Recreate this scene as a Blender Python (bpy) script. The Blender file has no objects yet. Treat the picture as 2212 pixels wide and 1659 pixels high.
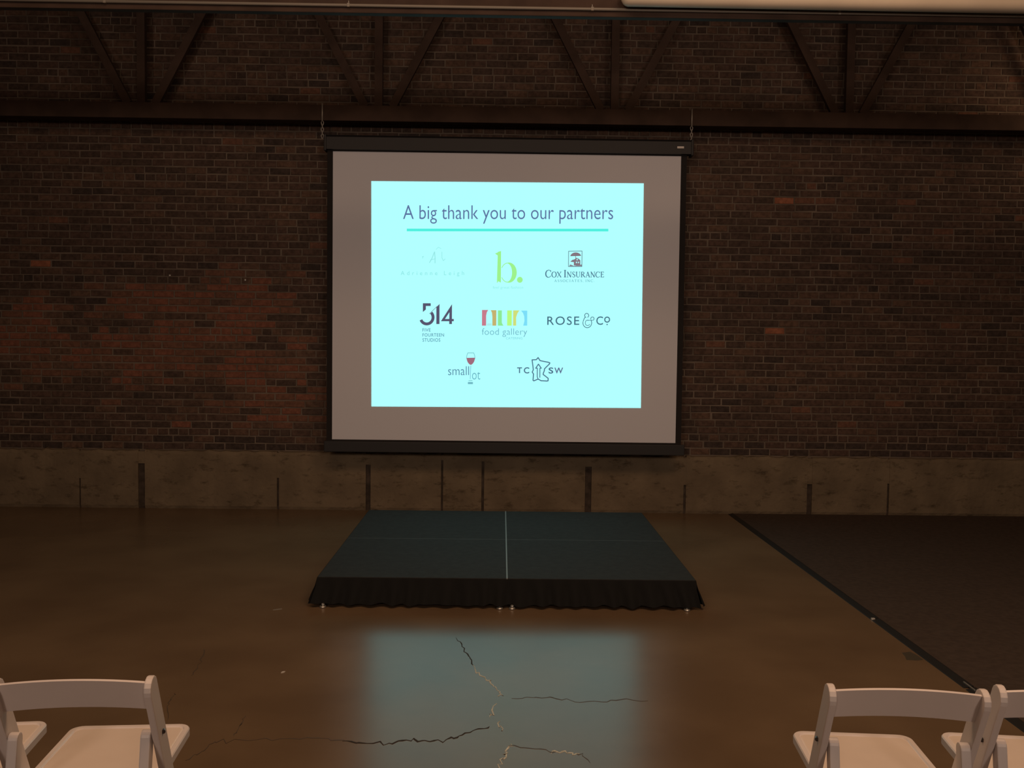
import bpy, bmesh, math, random
from mathutils import Matrix, Vector
rnd = random.Random(7)
sc = bpy.context.scene
COL = sc.collection
PI = math.pi

# ------------------------------------------------------------------ camera
cd = bpy.data.cameras.new('camera')
cd.sensor_fit = 'HORIZONTAL'; cd.sensor_width = 36.0
cd.lens = 36.0 * 2087.0 / 2212.0
cd.clip_start = 0.05; cd.clip_end = 100
cam = bpy.data.objects.new('camera', cd); COL.objects.link(cam)
cam.matrix_world = Matrix(((0.99987, -0.01160, -0.01114, 0.0),
                           (-0.01057, 0.04760, -0.99881, 0.0),
                           (0.01211, 0.99880, 0.04747, 1.74),
                           (0, 0, 0, 1)))
sc.camera = cam

# ------------------------------------------------------------------ world, lights, exposure
w = bpy.data.worlds.new('world'); sc.world = w; w.use_nodes = True
bg = w.node_tree.nodes['Background']
bg.inputs[0].default_value = (1.0, 0.72, 0.50, 1); bg.inputs[1].default_value = 0.10

def light(name, kind, loc, target, energy, color, **kw):
    d = bpy.data.lights.new(name, kind); d.energy = energy; d.color = color
    for k, v in kw.items(): setattr(d, k, v)
    o = bpy.data.objects.new(name, d); COL.objects.link(o); o.location = loc
    o.rotation_euler = (Vector(target) - Vector(loc)).to_track_quat('-Z', 'Y').to_euler()
    return o
# the hall's ceiling lamps over the seating; unseen fill spots added behind the camera
light('ceiling_lamp', 'AREA', (-1.6, 2.8, 5.6), (-1.6, 2.8, 0), 78, (1.0, 0.60, 0.35), shape='DISK', size=2.6)
light('ceiling_lamp', 'AREA', (2.4, 3.0, 5.6), (2.4, 3.0, 0), 105, (1.0, 0.60, 0.35), shape='DISK', size=2.6)
light('fill_spot', 'SPOT', (-2.6, -5.4, 3.9), (-2.4, 9.6, 1.9), 560, (1.0, 0.74, 0.59), spot_size=math.radians(70), spot_blend=1.0, shadow_soft_size=0.6)
light('fill_spot', 'SPOT', (3.0, -5.4, 3.9), (2.8, 9.6, 1.9), 560, (1.0, 0.74, 0.59), spot_size=math.radians(70), spot_blend=1.0, shadow_soft_size=0.6)
light('fill_spot', 'SPOT', (0.2, -5.4, 3.7), (0.1, 9.6, 4.5), 260, (1.0, 0.72, 0.55), spot_size=math.radians(40), spot_blend=1.0, shadow_soft_size=0.6)  # added spot, aimed up to brighten the top centre of the wall
light('wall_lamp', 'SPOT', (5.65, 8.75, 4.30), (5.35, 9.65, 4.12), 16.0, (1.0, 0.62, 0.36), spot_size=math.radians(110), spot_blend=1.0, shadow_soft_size=0.15)

sc.view_settings.view_transform = 'Standard'
sc.view_settings.look = 'None'
sc.view_settings.exposure = 0.0
sc.view_settings.gamma = 1.0
sc.view_settings.use_curve_mapping = False

# ------------------------------------------------------------------ materials
def srgb(r, g, b):
    def f(c):
        c /= 255.0
        return c / 12.92 if c <= 0.04045 else ((c + 0.055) / 1.055) ** 2.4
    return (f(r), f(g), f(b), 1.0)

def mat(name, col, rough=0.7, metal=0.0, spec=0.5, noise=0.0, nscale=8.0, bump=0.0, bscale=60.0, col2=None, rnoise=0.0):
    m = bpy.data.materials.new(name); m.use_nodes = True
    nt = m.node_tree; b = nt.nodes['Principled BSDF']
    b.inputs['Base Color'].default_value = (*col[:3], 1)
    b.inputs['Roughness'].default_value = rough
    b.inputs['Metallic'].default_value = metal
    b.inputs['Specular IOR Level'].default_value = spec
    geo = nt.nodes.new('ShaderNodeNewGeometry')
    if noise > 0 or col2:
        n = nt.nodes.new('ShaderNodeTexNoise'); n.inputs['Scale'].default_value = nscale; n.inputs['Detail'].default_value = 6
        nt.links.new(geo.outputs['Position'], n.inputs['Vector'])
        r = nt.nodes.new('ShaderNodeValToRGB')
        c2 = col2 if col2 else tuple(c * (1 - noise) for c in col[:3])
        c1 = col[:3] if col2 else tuple(min(1, c * (1 + noise)) for c in col[:3])
        r.color_ramp.elements[0].position = 0.35; r.color_ramp.elements[0].color = (*c2[:3], 1)
        r.color_ramp.elements[1].position = 0.65; r.color_ramp.elements[1].color = (*c1[:3], 1)
        nt.links.new(n.outputs['Fac'], r.inputs['Fac']); nt.links.new(r.outputs['Color'], b.inputs['Base Color'])
        if rnoise > 0:
            mr = nt.nodes.new('ShaderNodeMapRange')
            mr.inputs['To Min'].default_value = rough - rnoise; mr.inputs['To Max'].default_value = rough + rnoise
            nt.links.new(n.outputs['Fac'], mr.inputs['Value']); nt.links.new(mr.outputs['Result'], b.inputs['Roughness'])
    if bump > 0:
        n2 = nt.nodes.new('ShaderNodeTexNoise'); n2.inputs['Scale'].default_value = bscale; n2.inputs['Detail'].default_value = 4
        nt.links.new(geo.outputs['Position'], n2.inputs['Vector'])
        bm_ = nt.nodes.new('ShaderNodeBump'); bm_.inputs['Strength'].default_value = bump; bm_.inputs['Distance'].default_value = 0.01
        nt.links.new(n2.outputs['Fac'], bm_.inputs['Height']); nt.links.new(bm_.outputs['Normal'], b.inputs['Normal'])
    return m

_em = {}
def emit(rgb, gain=1.0):
    k = (tuple(rgb), gain)
    if k in _em: return _em[k]
    m = bpy.data.materials.new('projected_light'); m.use_nodes = True
    nt = m.node_tree; nt.nodes.remove(nt.nodes['Principled BSDF'])
    e = nt.nodes.new('ShaderNodeEmission'); e.inputs[0].default_value = srgb(*rgb); e.inputs[1].default_value = gain
    nt.links.new(e.outputs[0], nt.nodes['Material Output'].inputs[0])
    _em[k] = m
    return m

M = {}
M['mortar'] = mat('mortar', (0.150, 0.120, 0.095), 0.95, noise=0.25, nscale=3.0, bump=0.3, spec=0.2)
BR = [mat('brick_dark', (0.070, 0.047, 0.037), 0.9, noise=0.25, nscale=30, bump=0.4, spec=0.25),
      mat('brick_umber', (0.088, 0.055, 0.042), 0.9, noise=0.25, nscale=30, bump=0.4, spec=0.25),
      mat('brick_brown', (0.112, 0.068, 0.048), 0.9, noise=0.25, nscale=30, bump=0.4, spec=0.25),
      mat('brick_russet', (0.150, 0.074, 0.049), 0.9, noise=0.2, nscale=30, bump=0.4, spec=0.25),
      mat('brick_red', (0.190, 0.078, 0.050), 0.9, noise=0.2, nscale=30, bump=0.4, spec=0.25),
      mat('brick_orange', (0.30, 0.115, 0.065), 0.9, noise=0.2, nscale=30, bump=0.4, spec=0.25),
      mat('brick_black', (0.052, 0.037, 0.031), 0.85, noise=0.25, nscale=30, bump=0.4, spec=0.25)]
M['concrete'] = mat('cast_concrete', (0.205, 0.160, 0.105), 0.9, nscale=3.2, col2=(0.145, 0.112, 0.074), bump=0.6, bscale=25, spec=0.2)
nt = M['concrete'].node_tree; b_ = nt.nodes['Principled BSDF']; lk = b_.inputs['Base Color'].links[0].from_socket
g_ = nt.nodes.new('ShaderNodeNewGeometry'); n_ = nt.nodes.new('ShaderNodeTexNoise'); n_.inputs['Scale'].default_value = 11; n_.inputs['Detail'].default_value = 8; n_.inputs['Roughness'].default_value = .7
mp_ = nt.nodes.new('ShaderNodeMapping'); mp_.inputs['Scale'].default_value = (.7, 1, 1.6)
nt.links.new(g_.outputs['Position'], mp_.inputs['Vector']); nt.links.new(mp_.outputs['Vector'], n_.inputs['Vector'])
r_ = nt.nodes.new('ShaderNodeValToRGB'); r_.color_ramp.elements[0].position = .30; r_.color_ramp.elements[0].color = (.45, .43, .40, 1); r_.color_ramp.elements[1].position = .46; r_.color_ramp.elements[1].color = (1, 1, 1, 1)
x_ = nt.nodes.new('ShaderNodeMix'); x_.data_type = 'RGBA'; x_.blend_type = 'MULTIPLY'; x_.inputs[0].default_value = 1
nt.links.new(n_.outputs['Fac'], r_.inputs['Fac']); nt.links.new(lk, x_.inputs[6]); nt.links.new(r_.outputs['Color'], x_.inputs[7]); nt.links.new(x_.outputs[2], b_.inputs['Base Color'])
M['joint'] = mat('dark_joint', (0.060, 0.046, 0.036), 0.95, noise=0.3, nscale=14, spec=0.2)
M['floor'] = mat('polished_concrete', (0.178, 0.122, 0.073), 0.235, nscale=1.6, col2=(0.140, 0.094, 0.056), spec=0.17, rnoise=0.03, bump=0.012, bscale=9)
M['floor'].node_tree.nodes['Principled BSDF'].inputs['Specular Tint'].default_value = (1.0, 0.68, 0.56, 1)
M['crack_dark'] = mat('crack_dark', (0.025, 0.018, 0.013), 0.9)
M['crack_light'] = mat('crack_filler', (0.52, 0.54, 0.47), 0.8, noise=0.3, nscale=60)
M['crack_faint'] = mat('crack_faint', (0.075, 0.052, 0.032), 0.6)
M['side'] = mat('side_wall', (0.10, 0.07, 0.05), 0.95, noise=0.2)
M['ceiling'] = mat('ceiling_wood', (0.10, 0.06, 0.04), 0.9, noise=0.2, nscale=4)
M['truss'] = mat('truss_timber', (0.064, 0.040, 0.030), 0.85, noise=0.2, nscale=5, spec=0.3)
M['conduit'] = mat('conduit_metal', (0.25, 0.23, 0.20), 0.6, metal=0.2)
M['tube'] = mat('white_tube', (0.74, 0.65, 0.53), 0.5, noise=0.05, nscale=3)
M['black_case'] = mat('black_case', (0.011, 0.0105, 0.011), 0.6)
M['black_cloth'] = mat('screen_border', (0.022, 0.020, 0.020), 0.9, spec=0.2)
M['screen'] = mat('matte_screen', (0.68, 0.70, 0.77), 0.95, spec=0.1)
M['label'] = mat('label_plate', (0.70, 0.66, 0.62), 0.6)
M['chain'] = mat('chain_steel', (0.40, 0.38, 0.34), 0.5, metal=0.4)
M['deck'] = mat('stage_carpet', (0.028, 0.029, 0.029), 0.88, noise=0.12, nscale=20, spec=0.25, bump=0.2, bscale=200)
M['alu'] = mat('aluminium_edge', (0.26, 0.26, 0.25), 0.6, metal=0.3)
M['gapline'] = mat('deck_gap', (0.10, 0.10, 0.095), 0.7)
M['skirt'] = mat('black_skirt', (0.012, 0.0125, 0.0125), 0.9, spec=0.15)
M['foot'] = mat('steel_foot', (0.55, 0.54, 0.50), 0.3, metal=0.8)
M['mat_'] = mat('dark_matting', (0.068, 0.050, 0.040), 0.92, noise=0.12, nscale=25, spec=0.15, bump=0.3, bscale=150)
M['rubber'] = mat('black_rubber', (0.018, 0.016, 0.015), 0.6, spec=0.3)
M['resin'] = mat('white_resin', (0.74, 0.68, 0.66), 0.42, noise=0.02, nscale=6)
M['seat'] = mat('seat_pad', (0.74, 0.64, 0.56), 0.5, noise=0.03, nscale=6)
M['screw'] = mat('screw_dark', (0.10, 0.09, 0.085), 0.4, metal=0.6)
M['tape'] = mat('grey_tape', (0.070, 0.060, 0.042), 0.5)
M['paper'] = mat('paper', (0.62, 0.58, 0.52), 0.8)
M['nail'] = mat('nail_head', (0.55, 0.53, 0.50), 0.4, metal=0.3)

# ------------------------------------------------------------------ helpers
def obj(name, bm, m, parent=None, smooth=False):
    me = bpy.data.meshes.new(name)
    bmesh.ops.recalc_face_normals(bm, faces=bm.faces)
    bm.to_mesh(me); bm.free()
    for mm in (m if isinstance(m, (list, tuple)) else [m]): me.materials.append(mm)
    if smooth:
        for p in me.polygons: p.use_smooth = True
    o = bpy.data.objects.new(name, me); COL.objects.link(o)
    if parent: o.parent = parent
    return o
def thing(name, label, cat, loc=(0, 0, 0), rotz=0, group=None):
    o = bpy.data.objects.new(name, None); COL.objects.link(o)
    o.empty_display_size = 0.1
    o.location = loc; o.rotation_euler = (0, 0, rotz); o['label'] = label; o['category'] = cat
    if group: o['group'] = group
    return o
def tag(o, label, cat, group=None):
    o['label'] = label; o['category'] = cat
    if group: o['group'] = group
    return o
def struct(o): o['kind'] = 'structure'; return o
def box(bm, x0, x1, y0, y1, z0, z1, bev=0.0, mi=0):
    r = bmesh.ops.create_cube(bm, size=1.0)
    vs = r['verts']
    for v in vs:
        v.co = Vector((x0 + (v.co.x + .5) * (x1 - x0), y0 + (v.co.y + .5) * (y1 - y0), z0 + (v.co.z + .5) * (z1 - z0)))
    fs = list({f for v in vs for f in v.link_faces})
    for f in fs: f.material_index = mi
    if bev > 0:
        es = list({e for v in vs for e in v.link_edges})
        bmesh.ops.bevel(bm, geom=es, offset=bev, segments=2, affect='EDGES', profile=0.6)
    return bm
def newbox(*a, **k): return box(bmesh.new(), *a, **k)
def frame_of(d):
    d = d.normalized(); up = Vector((0, 0, 1)) if abs(d.z) < .9 else Vector((0, 1, 0))
    s = d.cross(up).normalized(); return s, s.cross(d)
def tube(bm, pts, r, n=12, caps=True):
    pts = [Vector(p) for p in pts]; rings = []
    for i, p in enumerate(pts):
        d = (pts[min(i + 1, len(pts) - 1)] - pts[max(i - 1, 0)])
        s, u = frame_of(d); rr = r[i] if isinstance(r, (list, tuple)) else r
        rings.append([bm.verts.new(p + s * rr * math.cos(2 * PI * k / n) + u * rr * math.sin(2 * PI * k / n)) for k in range(n)])
    for a, b in zip(rings, rings[1:]):
        for k in range(n): bm.faces.new((a[k], a[(k + 1) % n], b[(k + 1) % n], b[k]))
    if caps:
        bm.faces.new(rings[0][::-1]); bm.faces.new(rings[-1])
    return bm
def beam(bm, a, b, w, h):
    """square bar from a to b, width w across y, height h in the plane xz"""
    a, b = Vector(a), Vector(b); d = (b - a).normalized(); yv = Vector((0, 1, 0)); n = d.cross(yv).normalized()
    vs = [[bm.verts.new(p + yv * sy * w / 2 + n * sn * h / 2) for sy, sn in ((-1, -1), (1, -1), (1, 1), (-1, 1))] for p in (a, b)]
    for k in range(4): bm.faces.new((vs[0][k], vs[0][(k + 1) % 4], vs[1][(k + 1) % 4], vs[1][k]))
    bm.faces.new(vs[0][::-1]); bm.faces.new(vs[1])
    return bm
def prism(bm, poly, x0, x1, axis='x', bev=0.0):
    """extrude a polygon of (a,b) along an axis"""
    def P(a, b, t): return {'x': (t, a, b), 'y': (a, t, b), 'z': (a, b, t)}[axis]
    A = [bm.verts.new(P(a, b, x0)) for a, b in poly]; B = [bm.verts.new(P(a, b, x1)) for a, b in poly]
    n = len(poly); fs = [bm.faces.new(A[::-1]), bm.faces.new(B)]
    for k in range(n): fs.append(bm.faces.new((A[k], A[(k + 1) % n], B[(k + 1) % n], B[k])))
    if bev > 0:
        bmesh.ops.recalc_face_normals(bm, faces=fs)
        es = [e for e in {e for f in fs[:2] for e in f.edges}]
        bmesh.ops.bevel(bm, geom=es, offset=bev, segments=2, affect='EDGES', profile=0.6)
    return bm

# ------------------------------------------------------------------ setting: floor, walls, ceiling
WY = 9.65        # face of the bricks
floor = struct(obj('floor', newbox(-8.5, 8.5, -6, 9.95, -0.2, 0.0), M['floor']))
wall = struct(obj('wall_back', newbox(-8.5, 8.5, 9.657, 9.95, 0.0, 6.2), M['mortar']))
struct(obj('wall_left', newbox(-8.8, -8.5, -6, 9.95, 0, 6.2), M['side']))
struct(obj('wall_right', newbox(8.5, 8.8, -6, 9.95, 0, 6.2), M['side']))
struct(obj('ceiling', newbox(-8.8, 8.8, -6, 9.95, 6.2, 6.4), M['ceiling']))

# floor cracks (thin filled or open cracks, parts of the floor)
CR = {
 'd0': [(-0.245, 5.527), (-0.214, 5.426), (-0.183, 5.304), (-0.156, 5.188), (-0.132, 5.062)],
 'w1': [(-0.132, 5.04), (-0.11, 4.97), (-0.08, 4.901), (-0.046, 4.835), (-0.026, 4.769), (0.0, 4.706), (0.016, 4.644), (0.007, 4.614)],
 'w2': [(-0.015, 4.524), (-0.027, 4.41), (-0.035, 4.355)],
 'w3': [(0.001, 4.318), (0.008, 4.25), (0.02, 4.215)],
 'w4': [(0.052, 4.073), (0.048, 4.026), (0.032, 3.962), (0.018, 3.895), (0.013, 3.81), (0.02, 3.6)],
 'd1': [(-0.03, 4.25), (-0.091, 4.223), (-0.15, 4.161), (-0.198, 4.112), (-0.268, 4.096), (-0.348, 4.104), (-0.407, 4.093), (-0.483, 4.063), (-0.583, 4.066), (-0.665, 4.084)],
 'f2': [(-0.665, 4.084), (-0.749, 4.111), (-0.849, 4.109), (-0.966, 4.098), (-1.103, 4.09), (-1.197, 4.074), (-1.224, 4.031), (-1.235, 3.94), (-1.273, 3.882)],
 'f3': [(0.052, 4.063), (0.111, 4.046), (0.208, 4.01), (0.247, 3.993)],
 'w5': [(0.228, 4.001), (0.276, 3.998), (0.314, 3.98), (0.347, 3.976)],
 'f4': [(0.333, 3.976), (0.365, 3.958), (0.384, 3.888)],
 'f5': [(0.067, 4.597), (0.168, 4.605), (0.257, 4.589), (0.368, 4.567), (0.502, 4.57), (0.593, 4.584), (0.726, 4.575)],
 'f6': [(-1.628, 5.282), (-1.577, 5.077), (-1.568, 4.969), (-1.563, 4.866)],
 'f7': [(-1.564, 4.622), (-1.557, 4.538), (-1.535, 4.435), (-1.488, 4.3)],
 'v8': [(-1.154, 4.36), (-1.147, 4.254), (-1.143, 4.178), (-1.143, 4.128)],
}
for key, pts in CR.items():
    wd = {'d': 0.0075, 'w': 0.0075, 'f': 0.0042, 'v': 0.004}[key[0]]
    P = []
    for a, b in zip(pts, pts[1:]):
        for k in range(4):
            t = k / 4; L = math.hypot(b[0] - a[0], b[1] - a[1])
            P.append((a[0] + (b[0] - a[0]) * t + rnd.gauss(0, .006 if key[0] == 'w' else .004), a[1] + (b[1] - a[1]) * t + rnd.gauss(0, .012 if L > .03 else .004)))
    P.append(pts[-1])
    bm = bmesh.new(); prev = None
    for i, p in enumerate(P):
        q0, q1 = P[max(0, i - 1)], P[min(len(P) - 1, i + 1)]
        d = Vector((q1[0] - q0[0], q1[1] - q0[1])); d = d.normalized() if d.length > 0 else Vector((1, 0))
        nn = Vector((-d.y * 1.0, d.x * 2.0)); ww = wd * rnd.uniform(0.35, 1.1) * (0.3 if i in (0, len(P) - 1) else 1)
        r = [bm.verts.new((p[0] + s * nn.x * ww / 2, p[1] + s * nn.y * ww / 2, z)) for s, z in ((-1, -.001), (-1, .0008), (1, .0008), (1, -.001))]
        if prev:
            for k in range(3): bm.faces.new((prev[k], prev[k + 1], r[k + 1], r[k]))
        prev = r
    c = obj('crack', bm, M[{'d': 'crack_dark', 'f': 'crack_faint', 'w': 'crack_light', 'v': 'crack_faint'}[key[0]]], floor)
    if key[0] == 'w': c['label'] = 'pale filler in floor crack'

# ------------------------------------------------------------------ concrete base course of the back wall
ZT = 0.576
joints = [(-8.5, .0, 0), (-6.2, .012, 1), (-4.183, .016, 1), (-3.573, .066, 2), (-2.217, .022, 1), (-1.318, .048, 2), (-0.58, .020, 3), (-0.173, .026, 3), (0.883, .064, 2), (1.852, .024, 1), (3.108, .050, 1), (3.901, .020, 1), (5.6, .02, 1), (8.5, .0, 0)]
obj('concrete_backing', newbox(-8.5, 8.5, 9.628, 9.66, 0, ZT - .012), M['joint'], wall)
for (xa, wa, ka), (xb, wb, kb) in zip(joints, joints[1:]):
    a, b = xa + wa / 2, xb - wb / 2
    n = max(3, int((b - a) / 0.055)); bm = bmesh.new(); F = []; T = []
    for i in range(n + 1):
        x = a + (b - a) * i / n
        zt = ZT + rnd.uniform(-.007, .006) + (rnd.random() < .12) * .013
        F.append([bm.verts.new((x, 9.609 + rnd.uniform(-.003, .003) + (0.012 if k == 0 else 0), z)) for k, z in enumerate((0, .03, .2, .38, zt - .03))] +
                 [bm.verts.new((x, 9.618 + rnd.uniform(-.002, .002), zt)), bm.verts.new((x, 9.66, zt + .006)), bm.verts.new((x, 9.66, 0))])
    for p, q in zip(F, F[1:]):
        for k in range(len(p) - 1): bm.faces.new((p[k], p[k + 1], q[k + 1], q[k]))
    bm.faces.new(F[0][::-1]); bm.faces.new(F[-1])
    obj('concrete_panel', bm, M['concrete'], wall)
    # the upper part of each joint is plastered over, only the lower part stays open
    if 0 < kb:
        z0 = {1: 0.30, 2: 0.44, 3: 0.50}[kb] + rnd.uniform(-.03, .03)
        obj('joint_plaster', newbox(xb - wb / 2 - .003, xb + wb / 2 + .003, 9.613, 9.655, z0, ZT - .006), M['concrete'], wall)

# ------------------------------------------------------------------ bricks
BH, MJ, PITCH = 0.0585, 0.0134, 0.0719
def brick_bm(bm, cx, cz, L, Hh, y0, y1, mi, ch=0.005, jit=True):
    def j(s): return rnd.uniform(-s, s) if jit else 0
    sk = j(.0015); yy = y0 + j(.002)
    o = [(cx - L / 2, cz - Hh / 2 + sk), (cx + L / 2, cz - Hh / 2 - sk), (cx + L / 2, cz + Hh / 2 - sk), (cx - L / 2, cz + Hh / 2 + sk)]
    i_ = [(x + (ch if x < cx else -ch) + j(.0015), z + (ch if z < cz else -ch) + j(.001)) for x, z in o]
    A = [bm.verts.new((x, y1, z)) for x, z in o]; B = [bm.verts.new((x, yy + ch * .8, z)) for x, z in o]; Cc = [bm.verts.new((x, yy, z)) for x, z in i_]
    fs = []
    for p, q in ((A, B), (B, Cc)):
        for k in range(4): fs.append(bm.faces.new((p[k], p[(k + 1) % 4], q[(k + 1) % 4], q[k])))
    fs.append(bm.faces.new(Cc))
    for f in fs: f.material_index = mi
# redder patch of the wall: a few overlapping ellipses (x, z, rx, rz)
PATCH = [(-3.0, 1.75, .85, .42), (-2.6, 2.1, .55, .28), (-3.6, 1.55, .75, .35), (-2.45, 1.45, .55, .3), (-4.7, 1.7, .35, .4), (-2.1, 1.05, .45, .25), (-3.5, 2.05, .5, .2)]
SINGLE = {(2.707, 3.156): 5, (3.114, 3.143): 3, (2.805, 1.848): 5, (-4.48, 2.385): 5, (-4.35, 2.82): 3, (-3.1, .84): 4}
def colour_of(x, z):
    for (sx, sz), c in SINGLE.items():
        if abs(x - sx) < .1 and abs(z - sz) < .036: return c
    p = max(1 - math.hypot((x - a) / rx, (z - b) / rz) for a, b, rx, rz in PATCH)
    q = rnd.random()
    if p > 0.0:
        if q < min(.9, .45 + p * .9): return 4 if rnd.random() < .55 else 3
        return rnd.choice((0, 1, 2, 2))
    if x < -1.6 and z < 2.6 and p > -.7 and q < .22: return rnd.choice((2, 3, 3))
    if z < .72 and q < .5: return 6
    return rnd.choices((0, 1, 2, 3, 6), (38, 40, 17, 1.0, 4))[0]
bricks = []
k = 0
while True:
    z = 0.622 + PITCH * k
    if z > 5.9: break
    hdr = (k % 7 == 2); pit = 0.1020 if hdr else 0.2035
    x = -6.6 + (0.1017 if (k % 2) else 0) + rnd.uniform(-.02, .02)
    while x < 6.6:
        L = pit - MJ + rnd.uniform(-.006, .006)
        if hdr and rnd.random() < .12: L = 0.2035 - MJ
        cx = x + L / 2
        if not (-1.2 < cx < 1.3 and 1.0 < z < 3.35):      # the part wholly behind the hung screen
            bricks.append((cx, z + rnd.uniform(-.002, .002), L, BH + rnd.uniform(-.003, .002), hdr))
        x += L + MJ + rnd.uniform(-.002, .002)
    k += 1
def seen(b):
    cx, z = b[0], b[1]
    return (abs(cx) < 5.0) and not (-1.85 < cx < 1.95 and .5 < z < 3.75) and not b[4] and z < 3.7
order = sorted([i for i, b in enumerate(bricks) if seen(b)], key=lambda i: bricks[i][0] ** 2 + (bricks[i][1] - 1.74) ** 2)
near = set(order[:300])
rest = bmesh.new()
variants = {}
for i, (cx, z, L, Hh, hdr) in enumerate(bricks):
    c = colour_of(cx, z)
    if i in near:
        v = rnd.randrange(4); key = (c, v)
        if key not in variants:
            b1 = bmesh.new(); brick_bm(b1, 0, 0, 0.2035 - MJ + (v - 1.5) * .003, BH, 0, .008, 0)
            me = bpy.data.meshes.new('brick'); bmesh.ops.recalc_face_normals(b1, faces=b1.faces); b1.to_mesh(me); b1.free()
            me.materials.append(BR[c]); variants[key] = me
        o = bpy.data.objects.new('brick', variants[key]); o.location = (cx, WY + rnd.uniform(-.002, .001), z); o.parent = wall
        COL.objects.link(o)
    else:
        brick_bm(rest, cx, z, L, Hh, WY, 9.658, c)
ro = obj('brickwork', rest, BR, wall); ro['kind'] = 'stuff'
for x, z in ((-3.296, 2.319), (-2.551, 2.283)):
    bm = bmesh.new(); bmesh.ops.create_uvsphere(bm, u_segments=10, v_segments=6, radius=.011)
    for v in bm.verts: v.co = Vector((x + v.co.x, 9.648 + v.co.y * .6, z + v.co.z))
    n_ = obj('nail_head', bm, M['nail'], wall, True)

# ------------------------------------------------------------------ roof trusses
def truss(name, label, y, zc, zh, node0, step, hd=.07):
    t = thing(name, label, 'truss', (0, y, zc))
    X = 8.45
    obj('bottom_chord', newbox(-X, X, -hd, hd, -zh / 2, zh / 2, .006), M['truss'], t)
    zt = 5.95 - zc
    obj('top_chord', newbox(-X, X, -.07, .07, zt - .09, zt + .09, .006), M['truss'], t)
    n = node0
    while n > -8: n -= step
    xs = []
    while n < 8.2: n += step; xs.append(n)
    for x in xs:
        if abs(x) > 8.3: continue
        obj('post', beam(bmesh.new(), (x, 0, zh / 2), (x, 0, zt - .09), .06, .075), M['truss'], t)
        for s in (-1, 1):
            xe = x + s * step / 2
            if abs(xe) > 8.3: continue
            obj('diagonal', beam(bmesh.new(), (x + s * .13, 0, zh / 2), (xe, 0, zt - .09), .05, .075), M['truss'], t)
    return t
truss('roof_truss', 'dark reddish-brown truss against brick wall above the projection screen', 9.42, 3.868, .148, -1.208, 2.267)
truss('roof_truss', 'dark red-brown truss overhead with grey conduit, along top of view', 6.5, 3.945, .165, -1.208, 2.267, .032)
ct = thing('conduit', 'thin light grey conduit running along the overhead truss', 'conduit', (0, 6.456, 3.906))
obj('pipe', tube(bmesh.new(), [(-8.4, 0, 0), (8.4, 0, 0)], .0105, 12), M['conduit'], ct, True)
for x in (-2.62, -1.03, .57, 2.2, -4.3, 3.9):
    bm = newbox(x - .009, x + .009, -.0125, .011, -.0125, .0125, .002); box(bm, x - .003, x + .003, .004, .012, .011, .032)
    obj('pipe_clip', bm, M['conduit'], ct)
# white round-ended tube at top right
pr = [(-.000, .002), (.004, .020), (.014, .036), (.028, .047), (.046, .052)]
bm = tube(bmesh.new(), [(x, 0, 0) for x, r in pr] + [(4.6, 0, 0)], [r for x, r in pr] + [.052], 28)
tb = obj('ceiling_tube', bm, M['tube'], None, True); tb.location = (.750, 6.391, 3.958); tb.rotation_euler = (0, math.radians(.12), 0)
tag(tb, 'thick white round-ended tube fixed along the overhead truss at upper right', 'tube')

# ------------------------------------------------------------------ projection screen
ps = thing('projection_screen', 'hanging pull-down projection screen lit by a pale blue thank-you slide', 'screen', (0.034, 9.35, 0.0))
SX0, SX1 = -1.735, 1.745
bm = bmesh.new()
prism(bm, [(-.055, 3.515), (.060, 3.515), (.060, 3.640), (.030, 3.652), (-.030, 3.652), (-.055, 3.630)], SX0 + .01, SX1 + .01, 'x', .004)
cs = obj('case', bm, M['black_case'], ps)
for x0, x1 in ((SX0 - .012, SX0 + .012), (SX1 + .008, SX1 + .032)):
    obj('end_cap', newbox(x0, x1, -.062, .066, 3.50, 3.655, .008), M['black_case'], ps)
obj('name_plate', newbox(1.618, 1.682, -.060, -.054, 3.566, 3.585), M['label'], ps)['label'] = 'small pale plate on black case'
# black bordered sheet: four border strips around the white face
obj('black_border', newbox(-1.722, -1.668, -.002, .003, .72, 3.53), M['black_cloth'], ps)
obj('black_border', newbox(1.667, 1.722, -.002, .003, .72, 3.53), M['black_cloth'], ps)
obj('black_border', newbox(-1.668, 1.667, -.002, .003, 3.503, 3.53), M['black_cloth'], ps)
obj('black_border', newbox(-1.668, 1.667, -.002, .003, .70, .739), M['black_cloth'], ps)
obj('white_sheet', newbox(-1.668, 1.667, -.002, .002, .739, 3.503), M['screen'], ps)
obj('bottom_bar', newbox(SX0 - .01, SX1 + .01, -.018, .018, .618, .722, .006), M['black_case'], ps)
for x in (-1.768, 1.760):
    bm = bmesh.new()
    # strap looped round the truss chord, then links down to the case
    tube(bm, [(x, -.018, 3.95), (x, -.018, 3.78)], .0075, 8)
    zz = 3.785; n = 0
    while zz > 3.655:
        mtx = Matrix.Translation((x, -.010, zz - .018)) @ Matrix.Rotation(PI / 2 * (n % 2), 4, 'Z')
        ring = []
        for a in range(14):
            an = 2 * PI * a / 14; ring.append(mtx @ Vector((.011 * math.cos(an), 0, .021 * math.sin(an))))
        tube(bm, ring + [ring[0]], .004, 6, False)
        zz -= .031; n += 1
    obj('hanging_chain', bm, M['chain'], ps, True)

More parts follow.
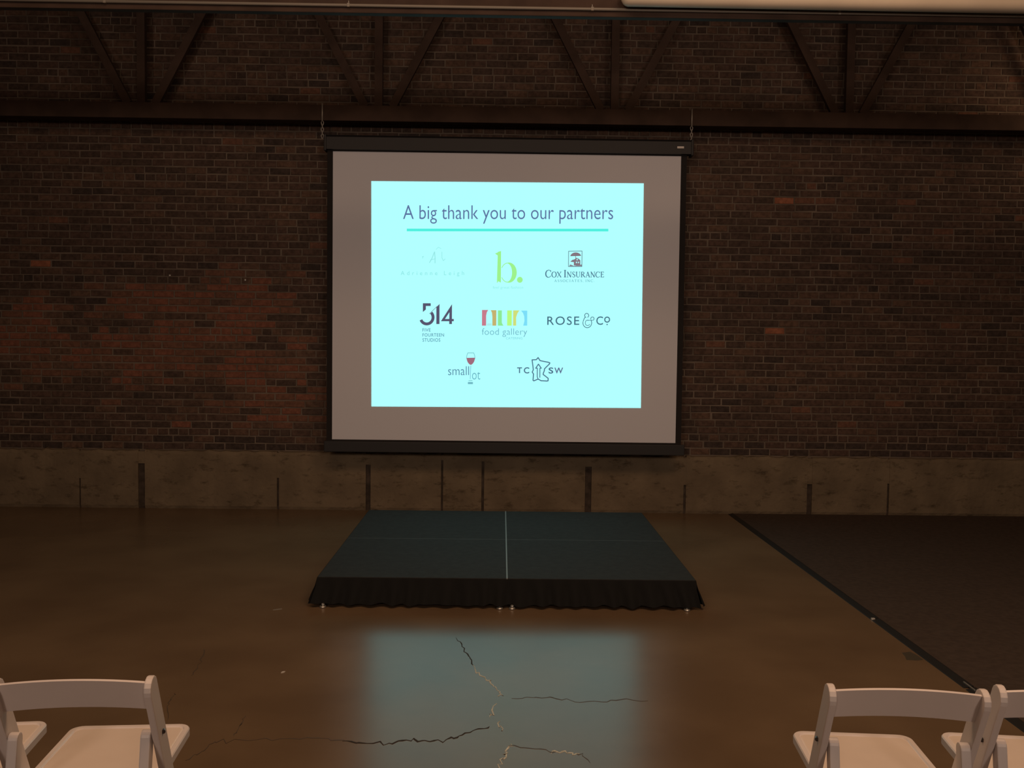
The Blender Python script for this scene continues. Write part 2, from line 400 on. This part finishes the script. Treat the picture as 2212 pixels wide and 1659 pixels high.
# --- the projected slide: one lit sheet, with the lettering and logos on it as flat light
U = 0.004454                    # one slide unit in metres
SLX, SLZ = 0.046 - .034, 2.151
slide = obj('slide', newbox(-293.2 * U, 293.2 * U, -.0015, 0, -242.7 * U, 242.7 * U), emit((174, 255, 255), 1.06), ps)
slide.location = (SLX, -.0025, SLZ); slide.rotation_euler = (0, -.0056, 0)
def S(px, py):
    """slide layout units: origin at slide centre, x right, y up"""
    dx = px - 1095.0; return dx * U, -(py - 636.5 - .0070 * dx) * U
LAY = [0]
def flat(name, polys, rgb, label=None, y=None):
    bm = bmesh.new()
    LAY[0] += 1
    yy = -.0019 - .00001 * (LAY[0] % 30)
    for poly in polys:
        vs = []
        for p in poly:
            x, z = S(*p); vs.append(bm.verts.new((x, yy, z)))
        try: bm.faces.new(vs)
        except ValueError: pass
    bm.normal_update(); bmesh.ops.triangulate(bm, faces=bm.faces)
    o = obj(name, bm, emit(rgb), slide)
    if label: o['label'] = label
    return o
def line(p, q, w, w2=None):
    w2 = w if w2 is None else w2
    dx, dy = q[0] - p[0], q[1] - p[1]; L = math.hypot(dx, dy) or 1; nx, ny = -dy / L, dx / L
    return [(p[0] + nx * w / 2, p[1] + ny * w / 2), (p[0] - nx * w / 2, p[1] - ny * w / 2), (q[0] - nx * w2 / 2, q[1] - ny * w2 / 2), (q[0] + nx * w2 / 2, q[1] + ny * w2 / 2)]
def stroke(pts, w, closed=False):
    out = []
    P = pts + [pts[0]] if closed else pts
    for a, b in zip(P, P[1:]):
        dx, dy = b[0] - a[0], b[1] - a[1]; L = math.hypot(dx, dy) or 1; e = w * .28
        ux, uy = dx / L * e, dy / L * e
        out.append(line((a[0] - ux, a[1] - uy), (b[0] + ux, b[1] + uy), w))
    return out
def arc(cx, cy, rx, ry, a0, a1, n=16):
    return [(cx + rx * math.cos(math.radians(a0 + (a1 - a0) * i / n)), cy - ry * math.sin(math.radians(a0 + (a1 - a0) * i / n))) for i in range(n + 1)]
def ribbon(pts, ws):
    """one ribbon polygon with varying width"""
    L, R = [], []
    for i, p in enumerate(pts):
        a, b = pts[max(0, i - 1)], pts[min(len(pts) - 1, i + 1)]
        dx, dy = b[0] - a[0], b[1] - a[1]; l = math.hypot(dx, dy) or 1; w_ = ws[i] / 2
        L.append((p[0] - dy / l * w_, p[1] + dx / l * w_)); R.append((p[0] + dy / l * w_, p[1] - dx / l * w_))
    return [[L[i], L[i + 1], R[i + 1], R[i]] for i in range(len(pts) - 1)]
def text(s, x0, x1, ytop, ybot, rgb, weight=0.0, space=1.0, shear=0.0, name='lettering', label=None, gap=5.0):
    """lettering fitted to a box of the slide layout (ytop/ybot are the bounds of the ink)"""
    c = bpy.data.curves.new('lettering', 'FONT'); c.body = s; c.offset = weight; c.space_character = space; c.shear = shear
    c.resolution_u = 4
    t = bpy.data.objects.new('tmp', c); COL.objects.link(t)
    dg = bpy.context.evaluated_depsgraph_get(); dg.update()
    me = bpy.data.meshes.new_from_object(t.evaluated_get(dg))
    COL.objects.unlink(t); bpy.data.objects.remove(t)
    xs = [v.co.x for v in me.vertices]; ys = [v.co.y for v in me.vertices]
    ax, bx, ay, by = min(xs), max(xs), min(ys), max(ys)
    LAY[0] += 1; yy = -.0019 - .00001 * (LAY[0] % 30)
    for v in me.vertices:
        px = x0 + (v.co.x - ax) / (bx - ax) * (x1 - x0); py = ybot - (v.co.y - ay) / (by - ay) * (ybot - ytop)
        x, z = S(px, py); v.co = Vector((x, yy, z))
    m_ = emit(rgb); bm = bmesh.new(); bm.from_mesh(me); bpy.data.meshes.remove(me)
    # one part per word: letters are grouped by the gaps between them
    seen_, isl = set(), []
    for v in bm.verts:
        if v in seen_: continue
        st, comp = [v], []
        seen_.add(v)
        while st:
            q = st.pop(); comp.append(q)
            for e in q.link_edges:
                r = e.other_vert(q)
                if r not in seen_: seen_.add(r); st.append(r)
        isl.append((min(q.co.x for q in comp), max(q.co.x for q in comp), comp))
    isl.sort(key=lambda t: t[0]); words = []; end = None
    for a, b, comp in isl:
        if end is None or a - end > gap * U: words.append([])
        words[-1] += comp; end = b if end is None else max(end, b)
    for wv in words:
        ws = set(wv); nb = bmesh.new(); mp = {v: nb.verts.new(v.co) for v in wv}
        for f in bm.faces:
            if f.verts[0] in ws: nb.faces.new([mp[v] for v in f.verts])
        m2 = bpy.data.meshes.new(name); nb.to_mesh(m2); nb.free(); m2.materials.append(m_)
        o = bpy.data.objects.new(name, m2); COL.objects.link(o); o.parent = slide
        if label: o['label'] = label
    bm.free()

# title and rule
text('A big thank you to our partners', 870, 1323, 443, 482.5, (92, 112, 158), -.004, 1.0)
flat('rule', [[(878, 493.2), (1313, 493.2), (1313, 498.8), (878, 498.8)]], (78, 240, 222), 'turquoise rule under the heading')
# faint script monogram and spaced name
G1 = (150, 228, 226)
flat('logo', stroke([(927, 566), (932, 558), (937, 545), (938, 543), (939, 555), (939, 567)], 1.8) + stroke([(929, 560), (940, 558)], 1.2) +
     stroke([(954, 543), (954, 556), (957, 562), (961, 558)], 1.2) + stroke([(941, 538), (946, 533), (952, 536)], 1.0),
     G1, 'barely visible script monogram')
flat('logo', stroke([(911, 554), (914, 552), (912, 557)], 1.0), G1)
text('Adrienne Leigh', 865, 1002, 584, 596, (142, 226, 224), 0, 1.75, gap=2.5)
# green serif b with a full stop
gb = [[(1074.5, 543), (1081.5, 541), (1081.5, 609), (1073.0, 605)], [(1068.5, 546.5), (1081, 541.2), (1080, 551), (1074, 550.5)], [(1073.0, 600), (1077, 603), (1074, 609.5), (1073, 609.5)]]
bowl = arc(1096, 587.5, 14.6, 20.5, 150, -150, 36)
wts = [1.6 + 8.6 * max(0, math.cos(math.radians(150 - 300 * i / 36))) for i in range(37)]
gb += ribbon(bowl, wts) + [arc(1122.5, 603, 6.2, 6.4, 0, 360, 20)[:-1]]
flat('logo', gb, (158, 242, 140), 'green serif letter b with a full stop')
text('feel great fashion', 1064, 1130, 616.5, 624, (150, 232, 226))
# insurance firm: framed umbrella over a house, small capitals
BRN = (132, 118, 128)
fr = stroke([(1227.5, 541.5), (1256.5, 541), (1256.5, 574.5), (1227.5, 574.5)], 1.3, True)
flat('logo_frame', fr, (95, 120, 135), 'thin dark square frame')
um = [arc(1243, 553.5, 12, 9.5, 12, 172, 18)]
um += [line((1242.5, 552), (1243.5, 560), 1.3)]
um += [[(1231, 564), (1236, 560), (1240, 559), (1245, 555.5), (1250, 558), (1253, 561), (1253, 572), (1239, 572), (1239, 565)]]
um += [[(1229, 573.5), (1231, 570), (1236, 571.5), (1239, 573), (1256, 570), (1256, 573.5)]]
flat('logo', um, BRN, 'brown umbrella above a little house')
flat('logo', [[(1243.5, 564), (1246, 564), (1246, 567), (1243.5, 567)], [(1248, 564), (1250.5, 564), (1250.5, 567), (1248, 567)], [(1245, 558), (1247.4, 558), (1247.4, 561), (1245, 561)]], (176, 255, 255))
SER = {  # serif capitals as strokes on a unit cell: (points, thickness) ; y up
 'C': ([([(.86, .80), (.74, .95), (.5, 1.0), (.22, .9), (.06, .66), (.03, .45), (.1, .2), (.3, .02), (.56, -.01), (.78, .08), (.9, .22)], [.07, .07, .07, .12, .15, .16, .15, .12, .07, .07, .06]), ([(.86, .98), (.86, .72)], [.06, .06])], .92),
 'O': ([([(.5 + .47 * math.cos(a * PI / 12), .49 + .5 * math.sin(a * PI / 12)) for a in range(25)], [.06 + .11 * abs(math.cos(a * PI / 12)) for a in range(25)])], 1.0),
 'X': ([([(.1, .97), (.86, .02)], [.15, .15]), ([(.86, .97), (.1, .02)], [.06, .06]), ([(0, .97), (.3, .97)], [.06, .06]), ([(.68, .97), (.98, .97)], [.06, .06]), ([(0, .03), (.28, .03)], [.06, .06]), ([(.66, .03), (.98, .03)], [.06, .06])], .95),
 'I': ([([(.2, 1), (.2, 0)], [.15, .15]), ([(.02, .97), (.38, .97)], [.06, .06]), ([(.02, .03), (.38, .03)], [.06, .06])], .40),
 'N': ([([(.15, 1), (.15, 0)], [.06, .06]), ([(.1, 1), (.85, 0)], [.16, .16]), ([(.85, 1), (.85, 0)], [.06, .06]), ([(0, .97), (.22, .97)], [.06, .06]), ([(.7, .97), (1, .97)], [.06, .06]), ([(0, .03), (.3, .03)], [.06, .06])], 1.0),
 'S': ([([(.6, .78), (.5, .95), (.32, 1), (.13, .9), (.1, .72), (.2, .58), (.45, .45), (.6, .32), (.58, .12), (.38, 0), (.18, .04), (.06, .22)], [.06, .07, .07, .1, .13, .15, .16, .15, .12, .07, .07, .06])], .68),
 'U': ([([(.17, 1), (.17, .3), (.28, .06), (.5, 0), (.72, .08), (.82, .3), (.82, 1)], [.15, .15, .12, .08, .07, .06, .06]), ([(0, .97), (.34, .97)], [.06, .06]), ([(.68, .97), (.96, .97)], [.06, .06])], .96),
 'R': ([([(.18, 1), (.18, 0)], [.15, .15]), ([(.18, .97), (.5, .96), (.66, .86), (.68, .72), (.6, .56), (.42, .5), (.18, .5)], [.06, .08, .13, .15, .12, .07, .06]), ([(.4, .5), (.86, .02)], [.15, .15]), ([(.02, .03), (.36, .03)], [.06, .06]), ([(.78, .03), (.96, .03)], [.06, .06])], .92),
 'A': ([([(.44, 1), (.84, 0)], [.14, .16]), ([(.46, 1), (.12, 0)], [.06, .06]), ([(.22, .36), (.66, .36)], [.06, .06]), ([(0, .03), (.26, .03)], [.06, .06]), ([(.66, .03), (.98, .03)], [.06, .06])], .94),
 'E': ([([(.18, 1), (.18, 0)], [.15, .15]), ([(.02, .97), (.68, .97)], [.06, .06]), ([(.18, .52), (.54, .52)], [.06, .06]), ([(.02, .03), (.72, .03)], [.06, .06]), ([(.68, .99), (.68, .8)], [.06, .06]), ([(.72, 0), (.72, .22)], [.06, .06]), ([(.54, .62), (.54, .42)], [.05, .05])], .78),
 'T': ([([(.4, 1), (.4, 0)], [.15, .15]), ([(.02, .97), (.8, .97)], [.06, .06]), ([(.03, 1), (.03, .78)], [.05, .05]), ([(.79, 1), (.79, .78)], [.05, .05]), ([(.24, .03), (.58, .03)], [.06, .06])], .84),
 ',': ([([(.1, .1), (.06, -.16)], [.14, .06])], .22), '.': ([([(.1, .14), (.1, 0)], [.14, .14])], .22)}
def serif(runs, x0, x1, rgb, bold=1.0, gap=.12):
    """runs: list of (string, ytop, ybot)"""
    W = 0; items = []
    for s, yt, yb in runs:
        h = yb - yt
        for ch in s:
            if ch == ' ': W += h * .42; continue
            st, wd = SER[ch]; items.append((W, h, yb, st)); W += h * (wd + gap)
    k = (x1 - x0) / W; polys = []
    for ox, h, yb, st in items:
        for pts, ws in st:
            polys += ribbon([(x0 + (ox + p[0] * h) * k, yb - p[1] * h) for p in pts], [max(.08, v) * h * bold for v in ws])
    return flat('lettering', polys, rgb)
serif([('C', 582, 597.5), ('OX ', 585.5, 597.5), ('I', 582, 597.5), ('NSURANCE', 585.5, 597.5)], 1178, 1306, (82, 122, 146), 1.12)
serif([('ASSOCIATES', 602.4, 607.6), (', ', 602.4, 607.6), ('INC.', 602.4, 607.6)], 1197, 1286, (104, 168, 182), 1.25, .30)
# 514 monogram and its three lines
DK = (86, 84, 108)
five = [[(913, 653.5), (930, 653.5), (930, 659.5), (919.5, 659.5), (919.5, 667), (913, 672.5)]]
ring = arc(921.5, 684, 13.6, 14.2, 46, -158, 30)
five += ribbon(ring, [6.4] * len(ring))
five += [[(942.2, 662), (949, 655), (949, 698.5), (942.2, 698.5)], line((927, 676.5), (944, 660), .9)]
five += [[(970.5, 666), (976, 656), (976, 698.5), (970, 698.5)], [(952, 692.4), (976, 655.5), (976, 664.5), (961, 687.5), (980, 687.5), (980, 692.4)]]
flat('logo', five, DK, 'dark numerals 514 with a cut through the five')
TC = (92, 146, 172)
text('FIVE', 912.3, 930, 707.6, 714.8, TC, .012, 1.1)
text('FOURTEEN', 912.3, 959, 718.4, 725.8, TC, .012, 1.1)
text('STUDIOS', 912.3, 951, 729.2, 736.8, TC, .012, 1.1)
# coloured bars with bottle and glass silhouettes between them
flat('logo', [[(1041, 668), (1054.5, 668), (1051.5, 673), (1050, 680), (1050, 702), (1041, 702)]], (198, 124, 140), 'rose bar')
flat('logo', [[(1060, 668.5), (1072, 668.5), (1072, 702), (1063.5, 702), (1063.5, 683), (1062.5, 674)]], (196, 178, 112), 'ochre bar')
flat('logo', [[(1075.5, 669), (1084, 669), (1084, 695), (1085.5, 699), (1088, 702), (1075.5, 702)]], (142, 234, 150), 'green bar')
flat('logo', [[(1095.5, 669), (1105.5, 669), (1105.5, 702), (1095.5, 702)]], (184, 250, 128), 'lime bar')
flat('logo', [[(1108.5, 669), (1122, 669), (1117.5, 676), (1115, 684), (1115.3, 702), (1108.5, 702)]], (208, 222, 122), 'yellow bar')
flat('logo', [[(1125.5, 669.5), (1139, 669.5), (1139, 702), (1130.5, 702), (1133, 692), (1132.5, 682), (1130, 675)]], (124, 222, 248), 'sky blue bar')
flat('logo', [[(1053, 697), (1062, 697), (1062, 702), (1051, 702)]], (172, 240, 238))
text('food gallery', 1041, 1139, 707.8, 726.5, (100, 160, 184), -.012, 1.03)
text('CATERING', 1093, 1129, 726.8, 731.6, (128, 202, 214), 0, 1.0)
# ROSE & Co
RC = (72, 112, 132)
text('ROSE', 1182.5, 1252, 682, 700.6, RC, .006, 1.18)
am = stroke(arc(1268, 680, 4.3, 4.6, -60, 250, 16), 1.5) + stroke([(1265, 683), (1262.5, 687), (1260.4, 693)], 1.5) + stroke(arc(1269.5, 696, 9.5, 10.5, 170, 395, 22), 1.5)
am += stroke(arc(1270.2, 696, 5.2, 6, 60, 330, 16), 1.2) + stroke([(1268.5, 690.5), (1282, 690.2)], 1.2) + stroke(arc(1280.5, 687, 3.6, 3.8, -60, 200, 12), 1.4)
flat('logo', am, RC, 'curling ampersand')
text('C', 1289, 1303.6, 682, 700.4, RC, .006)
flat('lettering', ribbon(arc(1312.5, 689, 5.2, 5.4, 0, 360, 24), [2.5] * 25) + [arc(1312.6, 699.6, 1.5, 1.5, 0, 360, 12)[:-1]], RC)
# small lot with a wine glass
GL = (112, 178, 190)
flat('logo', stroke([(1010.5, 761), (1023.5, 761)], 1.2) + stroke([(1010.5, 761), (1008.3, 768), (1008.0, 773)], 1.1) + stroke([(1023.5, 761), (1025.9, 768), (1026.2, 773)], 1.1), GL, 'outline of a wine glass')
flat('logo', [[(1008, 771.8), (1026.4, 771.4)] + [(1026.0, 775), (1024.4, 780), (1021.5, 784.5), (1017.4, 787.4), (1013.4, 785), (1010.3, 781), (1008.5, 776)]], (160, 106, 124), 'red wine')
text('small', 968, 1013.6, 790, 809.4, (88, 134, 162), -.006, 1.0)
flat('lettering', [line((1017.2, 789), (1016.2, 818), 1.5)], (134, 196, 218))
text('ot', 1020.0, 1038, 802, 818.8, (104, 174, 192), -.008)
flat('logo', [line((1012.5, 821.2), (1021, 820.8), 1.2)] + [[(1011, 824.3), (1022, 824.3), (1022, 828.8), (1011, 828.8)]], (112, 182, 194), 'glass foot with a small block')
# TC [state outline] SW
TCc = (78, 112, 138)
text('T', 1117.8, 1128.6, 792.4, 805.0, TCc, .022); text('C', 1132.4, 1144.4, 792.2, 805.8, TCc, .022)
text('S', 1186.2, 1196.6, 792.6, 806.2, TCc, .022); text('W', 1198.8, 1218, 793.0, 806, (96, 112, 146), .022)
st_ = [(1150.3, 776.2), (1159.5, 775.8), (1163.3, 771.2), (1167.5, 777.8), (1174, 779.2), (1185.5, 781.5), (1189, 782.8), (1188.2, 785), (1180.5, 792.5), (1177.3, 796), (1177, 800), (1175, 805), (1174.6, 808), (1180, 812), (1185.6, 816.5), (1185.4, 821.6), (1183, 822.3), (1170, 821.5), (1163.8, 818), (1154.5, 821.8), (1152.6, 820.4), (1153.6, 807), (1150.8, 802.8), (1153, 798), (1152.2, 790)]
flat('logo', stroke(st_, 2.3, True) + stroke([(1158.2, 794.5), (1164.2, 785.5), (1170.4, 794.5)], 2.2) + stroke([(1158.2, 794.5), (1161.8, 794.3), (1161.8, 813), (1163.5, 818)], 1.9) + stroke([(1170.4, 794.5), (1167.4, 794.5), (1167.4, 814.5)], 1.9),
     TCc, 'state outline with an upward arrow inside')

# ------------------------------------------------------------------ stage
HS = .188
stage = thing('stage', 'low black carpeted platform with pleated black skirt below the screen', 'stage', (.052, 7.39, 0))
D = 1.212
for sx in (-1, 1):
    for sy in (-1, 1):
        x0, x1 = sorted((sx * .004, sx * 1.222)); y0, y1 = sorted((sy * .003, sy * D))
        obj('deck_panel', newbox(x0, x1, y0, y1, HS - .04, HS, .003), M['deck'], stage)
obj('edge_strip', newbox(-.0045, .0045, -D, D, HS - .045, HS + .0015), M['alu'], stage)['label'] = 'pale metal strip between the two deck halves'
obj('cross_seam', newbox(-1.222, 1.222, -.003, .003, HS - .045, HS - .0005), M['gapline'], stage)
def pleats(n, a, b, seed):
    """skirt strip from a to b (local xy, outward to the right of the direction)"""
    r_ = random.Random(seed); bm = bmesh.new(); a, b = Vector(a), Vector(b); d = (b - a).normalized(); out = Vector((d.y, -d.x))
    rows = ((HS - .004, .003, 0.0), (HS - .03, .008, .15), (.13, .012, .6), (.075, .030, 1.0), (.022, .046, 1.25))
    N = n * 6; ph = [r_.uniform(.7, 1.4) for _ in range(n + 2)]
    cols = []
    for i in range(N + 1):
        t = i / N; u = t * n; kx = int(u); amp = .015 * ph[kx]
        wv = math.sin(u * 2 * PI + .6 * math.sin(u * 1.3)) * amp
        base = a + (b - a) * t; col = []
        e = 1.0 if 0 < i < N else 1.0
        spread = (t - .5) * 2
        for z, o_, k_ in rows:
            zz = z + (.004 * math.sin(u * 2.1) + .004 * math.sin(u * 5.3 + 1) if z < .03 else 0)
            p = base + out * (o_ + wv * k_) + d * (spread * o_ * .9 + .010 * k_ * math.sin(u * 1.7))
            col.append(bm.verts.new((p.x, p.y, zz)))
        cols.append(col)
    for p, q in zip(cols, cols[1:]):
        for k in range(len(rows) - 1): bm.faces.new((p[k], p[k + 1], q[k + 1], q[k]))
    return bm
c1, c2, c3, c4 = (-1.222, -D), (1.222, -D), (1.222, D), (-1.222, D)
obj('skirt', pleats(21, c1, c2, 3), M['skirt'], stage, True)
obj('skirt', pleats(21, c2, c3, 4), M['skirt'], stage, True)
obj('skirt', pleats(21, c3, c4, 5), M['skirt'], stage, True)
obj('skirt', pleats(21, c4, c1, 6), M['skirt'], stage, True)
for x in (-1.178, -.045, .034, 1.160):
    for y in (-1.262, 1.16):
        bm = bmesh.new()
        tube(bm, [(x, y, 0), (x, y, .004), (x, y, .012), (x, y, .014)], [.019, .022, .020, .012], 16)
        tube(bm, [(x, y, .013), (x, y, .019)], .008, 10)
        tube(bm, [(x, y, .017), (x, y, .020), (x, y + .008, .026)], [.012, .012, .006], 10)
        obj('levelling_foot', bm, M['foot'], stage, True)
for x in (-1.178, -.045, .034, 1.160):
    for y in (-1.14, 1.14):
        obj('leg', newbox(x - .014, x + .014, y - .014, y + .014, 0, HS - .04), M['rubber'], stage)

# ------------------------------------------------------------------ dark matting on the right
mt = thing('floor_mat', 'large flat dark brown-black mat covering the floor at right', 'mat', (4.8, 6.4, 0))
bm = prism(bmesh.new(), [(-2.413 + .0537, -4.4), (3.5, -4.4), (3.5, 3.19), (-2.413 - .0488, 3.19)], 0, .010, 'z')
obj('mat_surface', bm, M['mat_'], mt)
for y0, y1 in ((-.425, 3.19), (-1.62, -.445), (-4.4, -1.64)):
    prism_pts = [(-2.462, 0.0), (-2.456, .003), (-2.420, .0125), (-2.411, .0125), (-2.411, 0.0)]
    bm = bmesh.new()
    A = []
    for y in (y0, y1):
        sl = -.0135 * (y + .425)
        A.append([bm.verts.new((px + sl, y, pz)) for px, pz in prism_pts])
    for k in range(5): bm.faces.new((A[0][k], A[0][(k + 1) % 5], A[1][(k + 1) % 5], A[1][k]))
    bm.faces.new(A[0][::-1]); bm.faces.new(A[1])
    obj('edge_strip', bm, M['rubber'], mt)
obj('joint_clip', newbox(-2.460, -2.438, -.444, -.426, 0, .012, .002), M['nail'], mt)['label'] = 'small pale clip at strip joint'
obj('joint_clip', newbox(-2.420, -2.414, -1.68, -1.56, .008, .0138), M['alu'], mt)['label'] = 'thin shiny sliver on edge strip'
bm = prism(bmesh.new(), [(2.268, 5.325), (2.322, 5.345), (2.336, 5.28), (2.338, 5.21), (2.295, 5.198), (2.243, 5.206), (2.262, 5.27)], 0, .0012, 'z')
tag(obj('tape_patch', bm, M['tape']), 'small dark tape patch on floor beside the dark mat edge', 'tape')
bm = prism(bmesh.new(), [(-1.432, 6.07), (-1.40, 6.092), (-1.382, 6.10), (-1.376, 6.082), (-1.402, 6.066), (-1.428, 6.056)], 0, .0012, 'z')
tag(obj('paper_scrap', bm, M['tape'] if False else mat('dull_paper', (.22, .18, .14), .8)), 'dull pale scrap on floor left of the black stage corner', 'scrap')
bm = prism(bmesh.new(), [(-1.118, 4.915), (-1.104, 4.925), (-1.100, 4.938), (-1.108, 4.936), (-1.116, 4.93)], 0, .004, 'z')
tag(obj('paper_scrap', bm, M['paper']), 'tiny white scrap on open floor above the left chairs', 'scrap')

# ------------------------------------------------------------------ folding chairs
def side_poly(pts, wds):
    """outline in the yz plane around a centre line"""
    L, R = [], []
    for i, p in enumerate(pts):
        a, b = pts[max(0, i - 1)], pts[min(len(pts) - 1, i + 1)]
        dy, dz = b[0] - a[0], b[1] - a[1]; l = math.hypot(dy, dz)
        L.append((p[0] - dz / l * wds[i], p[1] + dy / l * wds[i])); R.append((p[0] + dz / l * wds[i], p[1] - dy / l * wds[i]))
    return L + R[::-1]
def post_poly(y0, z0, y1, z1, hw):
    """bar with rounded upper end from (y0,z0) top to (y1,z1) bottom"""
    d = Vector((y1 - y0, z1 - z0)).normalized(); n = Vector((-d.y, d.x)); c = Vector((y0, z0)) + d * hw
    pts = []
    for i in range(9):
        a = PI * i / 8
        pts.append(tuple(c + n * hw * math.cos(a) - d * hw * math.sin(a)))
    e = Vector((y1, z1)); k = (0 - z1) / d.y if d.y else 0
    pts += [tuple(e - n * hw), tuple(e + n * hw)]
    # flat on the floor
    pts[-2] = (pts[-2][0] - d.x / d.y * pts[-2][1], 0.0) if abs(d.y) > 1e-6 else pts[-2]
    pts[-1] = (pts[-1][0] - d.x / d.y * pts[-1][1], 0.0)
    return pts
def rrect(hx, y0, y1, rb, rf, n=6):
    P = []
    for cx, cy, r, a0 in ((hx - rf, y1 - rf, rf, 0), (-hx + rf, y1 - rf, rf, 90), (-hx + rb, y0 + rb, rb, 180), (hx - rb, y0 + rb, rb, 270)):
        for i in range(n + 1):
            a = math.radians(a0 + 90 * i / n); P.append((cx + r * math.cos(a), cy + r * math.sin(a)))
    return P
def make_chair():
    t = thing('folding_chair', '', 'chair')
    for s in (-1, 1):
        x0, x1 = sorted((s * .196, s * .216))
        obj('front_leg', prism(bmesh.new(), post_poly(.0075, .788, .418, 0, .034), x0, x1, 'x', .004), M['resin'], t)
        x0, x1 = sorted((s * .166, s * .194))
        rl = obj('rear_leg', prism(bmesh.new(), post_poly(.082, .618, -.045, 0, .020), x0, x1, 'x', .004), M['resin'], t)
        b = bmesh.new(); tube(b, [(s * .2150, .112, .602), (s * .2195, .100, .602)], .006, 10)
        obj('pivot_bolt', b, M['screw'], t)
    # curved, arched back panel between the posts
    bm = bmesh.new(); cols = []; N = 20; hw = .1985
    for i in range(N + 1):
        u = -1 + 2 * i / N; x = u * hw
        yb = -.010 * (1 - u * u); za = .0135 * (1 - u * u)
        pts = []
        for z, th in ((.688, -1), (.778, -1), (.781, 0), (.778, 1), (.688, 1), (.685, 0)):
            yc = .0 + (.80 - z) * .50 + yb + .002
            pts.append(bm.verts.new((x, yc + th * .0075, z + za)))
        cols.append(pts)
    for p, q in zip(cols, cols[1:]):
        for k in range(6): bm.faces.new((p[k], p[(k + 1) % 6], q[(k + 1) % 6], q[k]))
    bm.faces.new(cols[0][::-1]); bm.faces.new(cols[-1])
    obj('backrest', bm, M['resin'], t)
    # seat: moulded frame with a raised rim and a sunk pad
    outer = rrect(.1925, .150, .548, .02, .042); bm = bmesh.new()
    def ring(inset, z):
        P = rrect(.1925 - inset, .150 + inset, .548 - inset, max(.004, .02 - inset), max(.006, .042 - inset))
        return [bm.verts.new((x, y, z)) for x, y in P]
    R = [ring(.004, .416), ring(0, .420), ring(0, .442), ring(.003, .446), ring(.016, .446), ring(.020, .441)]
    for a, b in zip(R, R[1:]):
        n = len(a)
        for k in range(n): bm.faces.new((a[k], a[(k + 1) % n], b[(k + 1) % n], b[k]))
    bm.faces.new(R[0][::-1]); bm.faces.new(R[-1])
    obj('seat', bm, M['resin'], t)
    bm = bmesh.new(); P = rrect(.1715, .171, .527, .006, .024); A = [bm.verts.new((x, y, .4405)) for x, y in P]
    P = rrect(.1675, .175, .523, .006, .022); B = [bm.verts.new((x, y, .4432)) for x, y in P]
    for k in range(len(A)): bm.faces.new((A[k], A[(k + 1) % len(A)], B[(k + 1) % len(A)], B[k]))
    bm.faces.new(B)
    obj('seat_pad', bm, M['seat'], t)
    for z, y in ((.17, .320), (.09, .362)):
        b = bmesh.new(); tube(b, [(-.198, y + .006, z), (.198, y + .006, z)], .011, 10)
        obj('stretcher', b, M['resin'], t, True)
    b = bmesh.new(); tube(b, [(-.165, -.010, .16), (.165, -.010, .16)], .011, 10)
    obj('stretcher', b, M['resin'], t, True)
    return t
def dup(root):
    r = root.copy(); COL.objects.link(r)
    for ch in list(root.children):
        c = ch.copy(); COL.objects.link(c); c.parent = r
    return r
proto = make_chair()
GRP = 'white folding chairs in the front row'
for i, (x, y, deg, lab) in enumerate((
        (-1.167, 2.610, 4.2, 'white folding chair at lower left, whole backrest in view'),
        (1.127, 2.590, -4.5, 'white folding chair at lower right, whole backrest in view'),
        (1.600, 2.585, -6.5, 'white folding chair cut off by the right edge of the view'),
        (-1.622, 2.620, 6.5, 'white folding chair mostly cut off at left edge, only seat corner showing'))):
    o = proto if i == 0 else dup(proto)
    o.location = (x, y, 0); o.rotation_euler = (0, 0, math.radians(deg)); o['label'] = lab; o['group'] = GRP
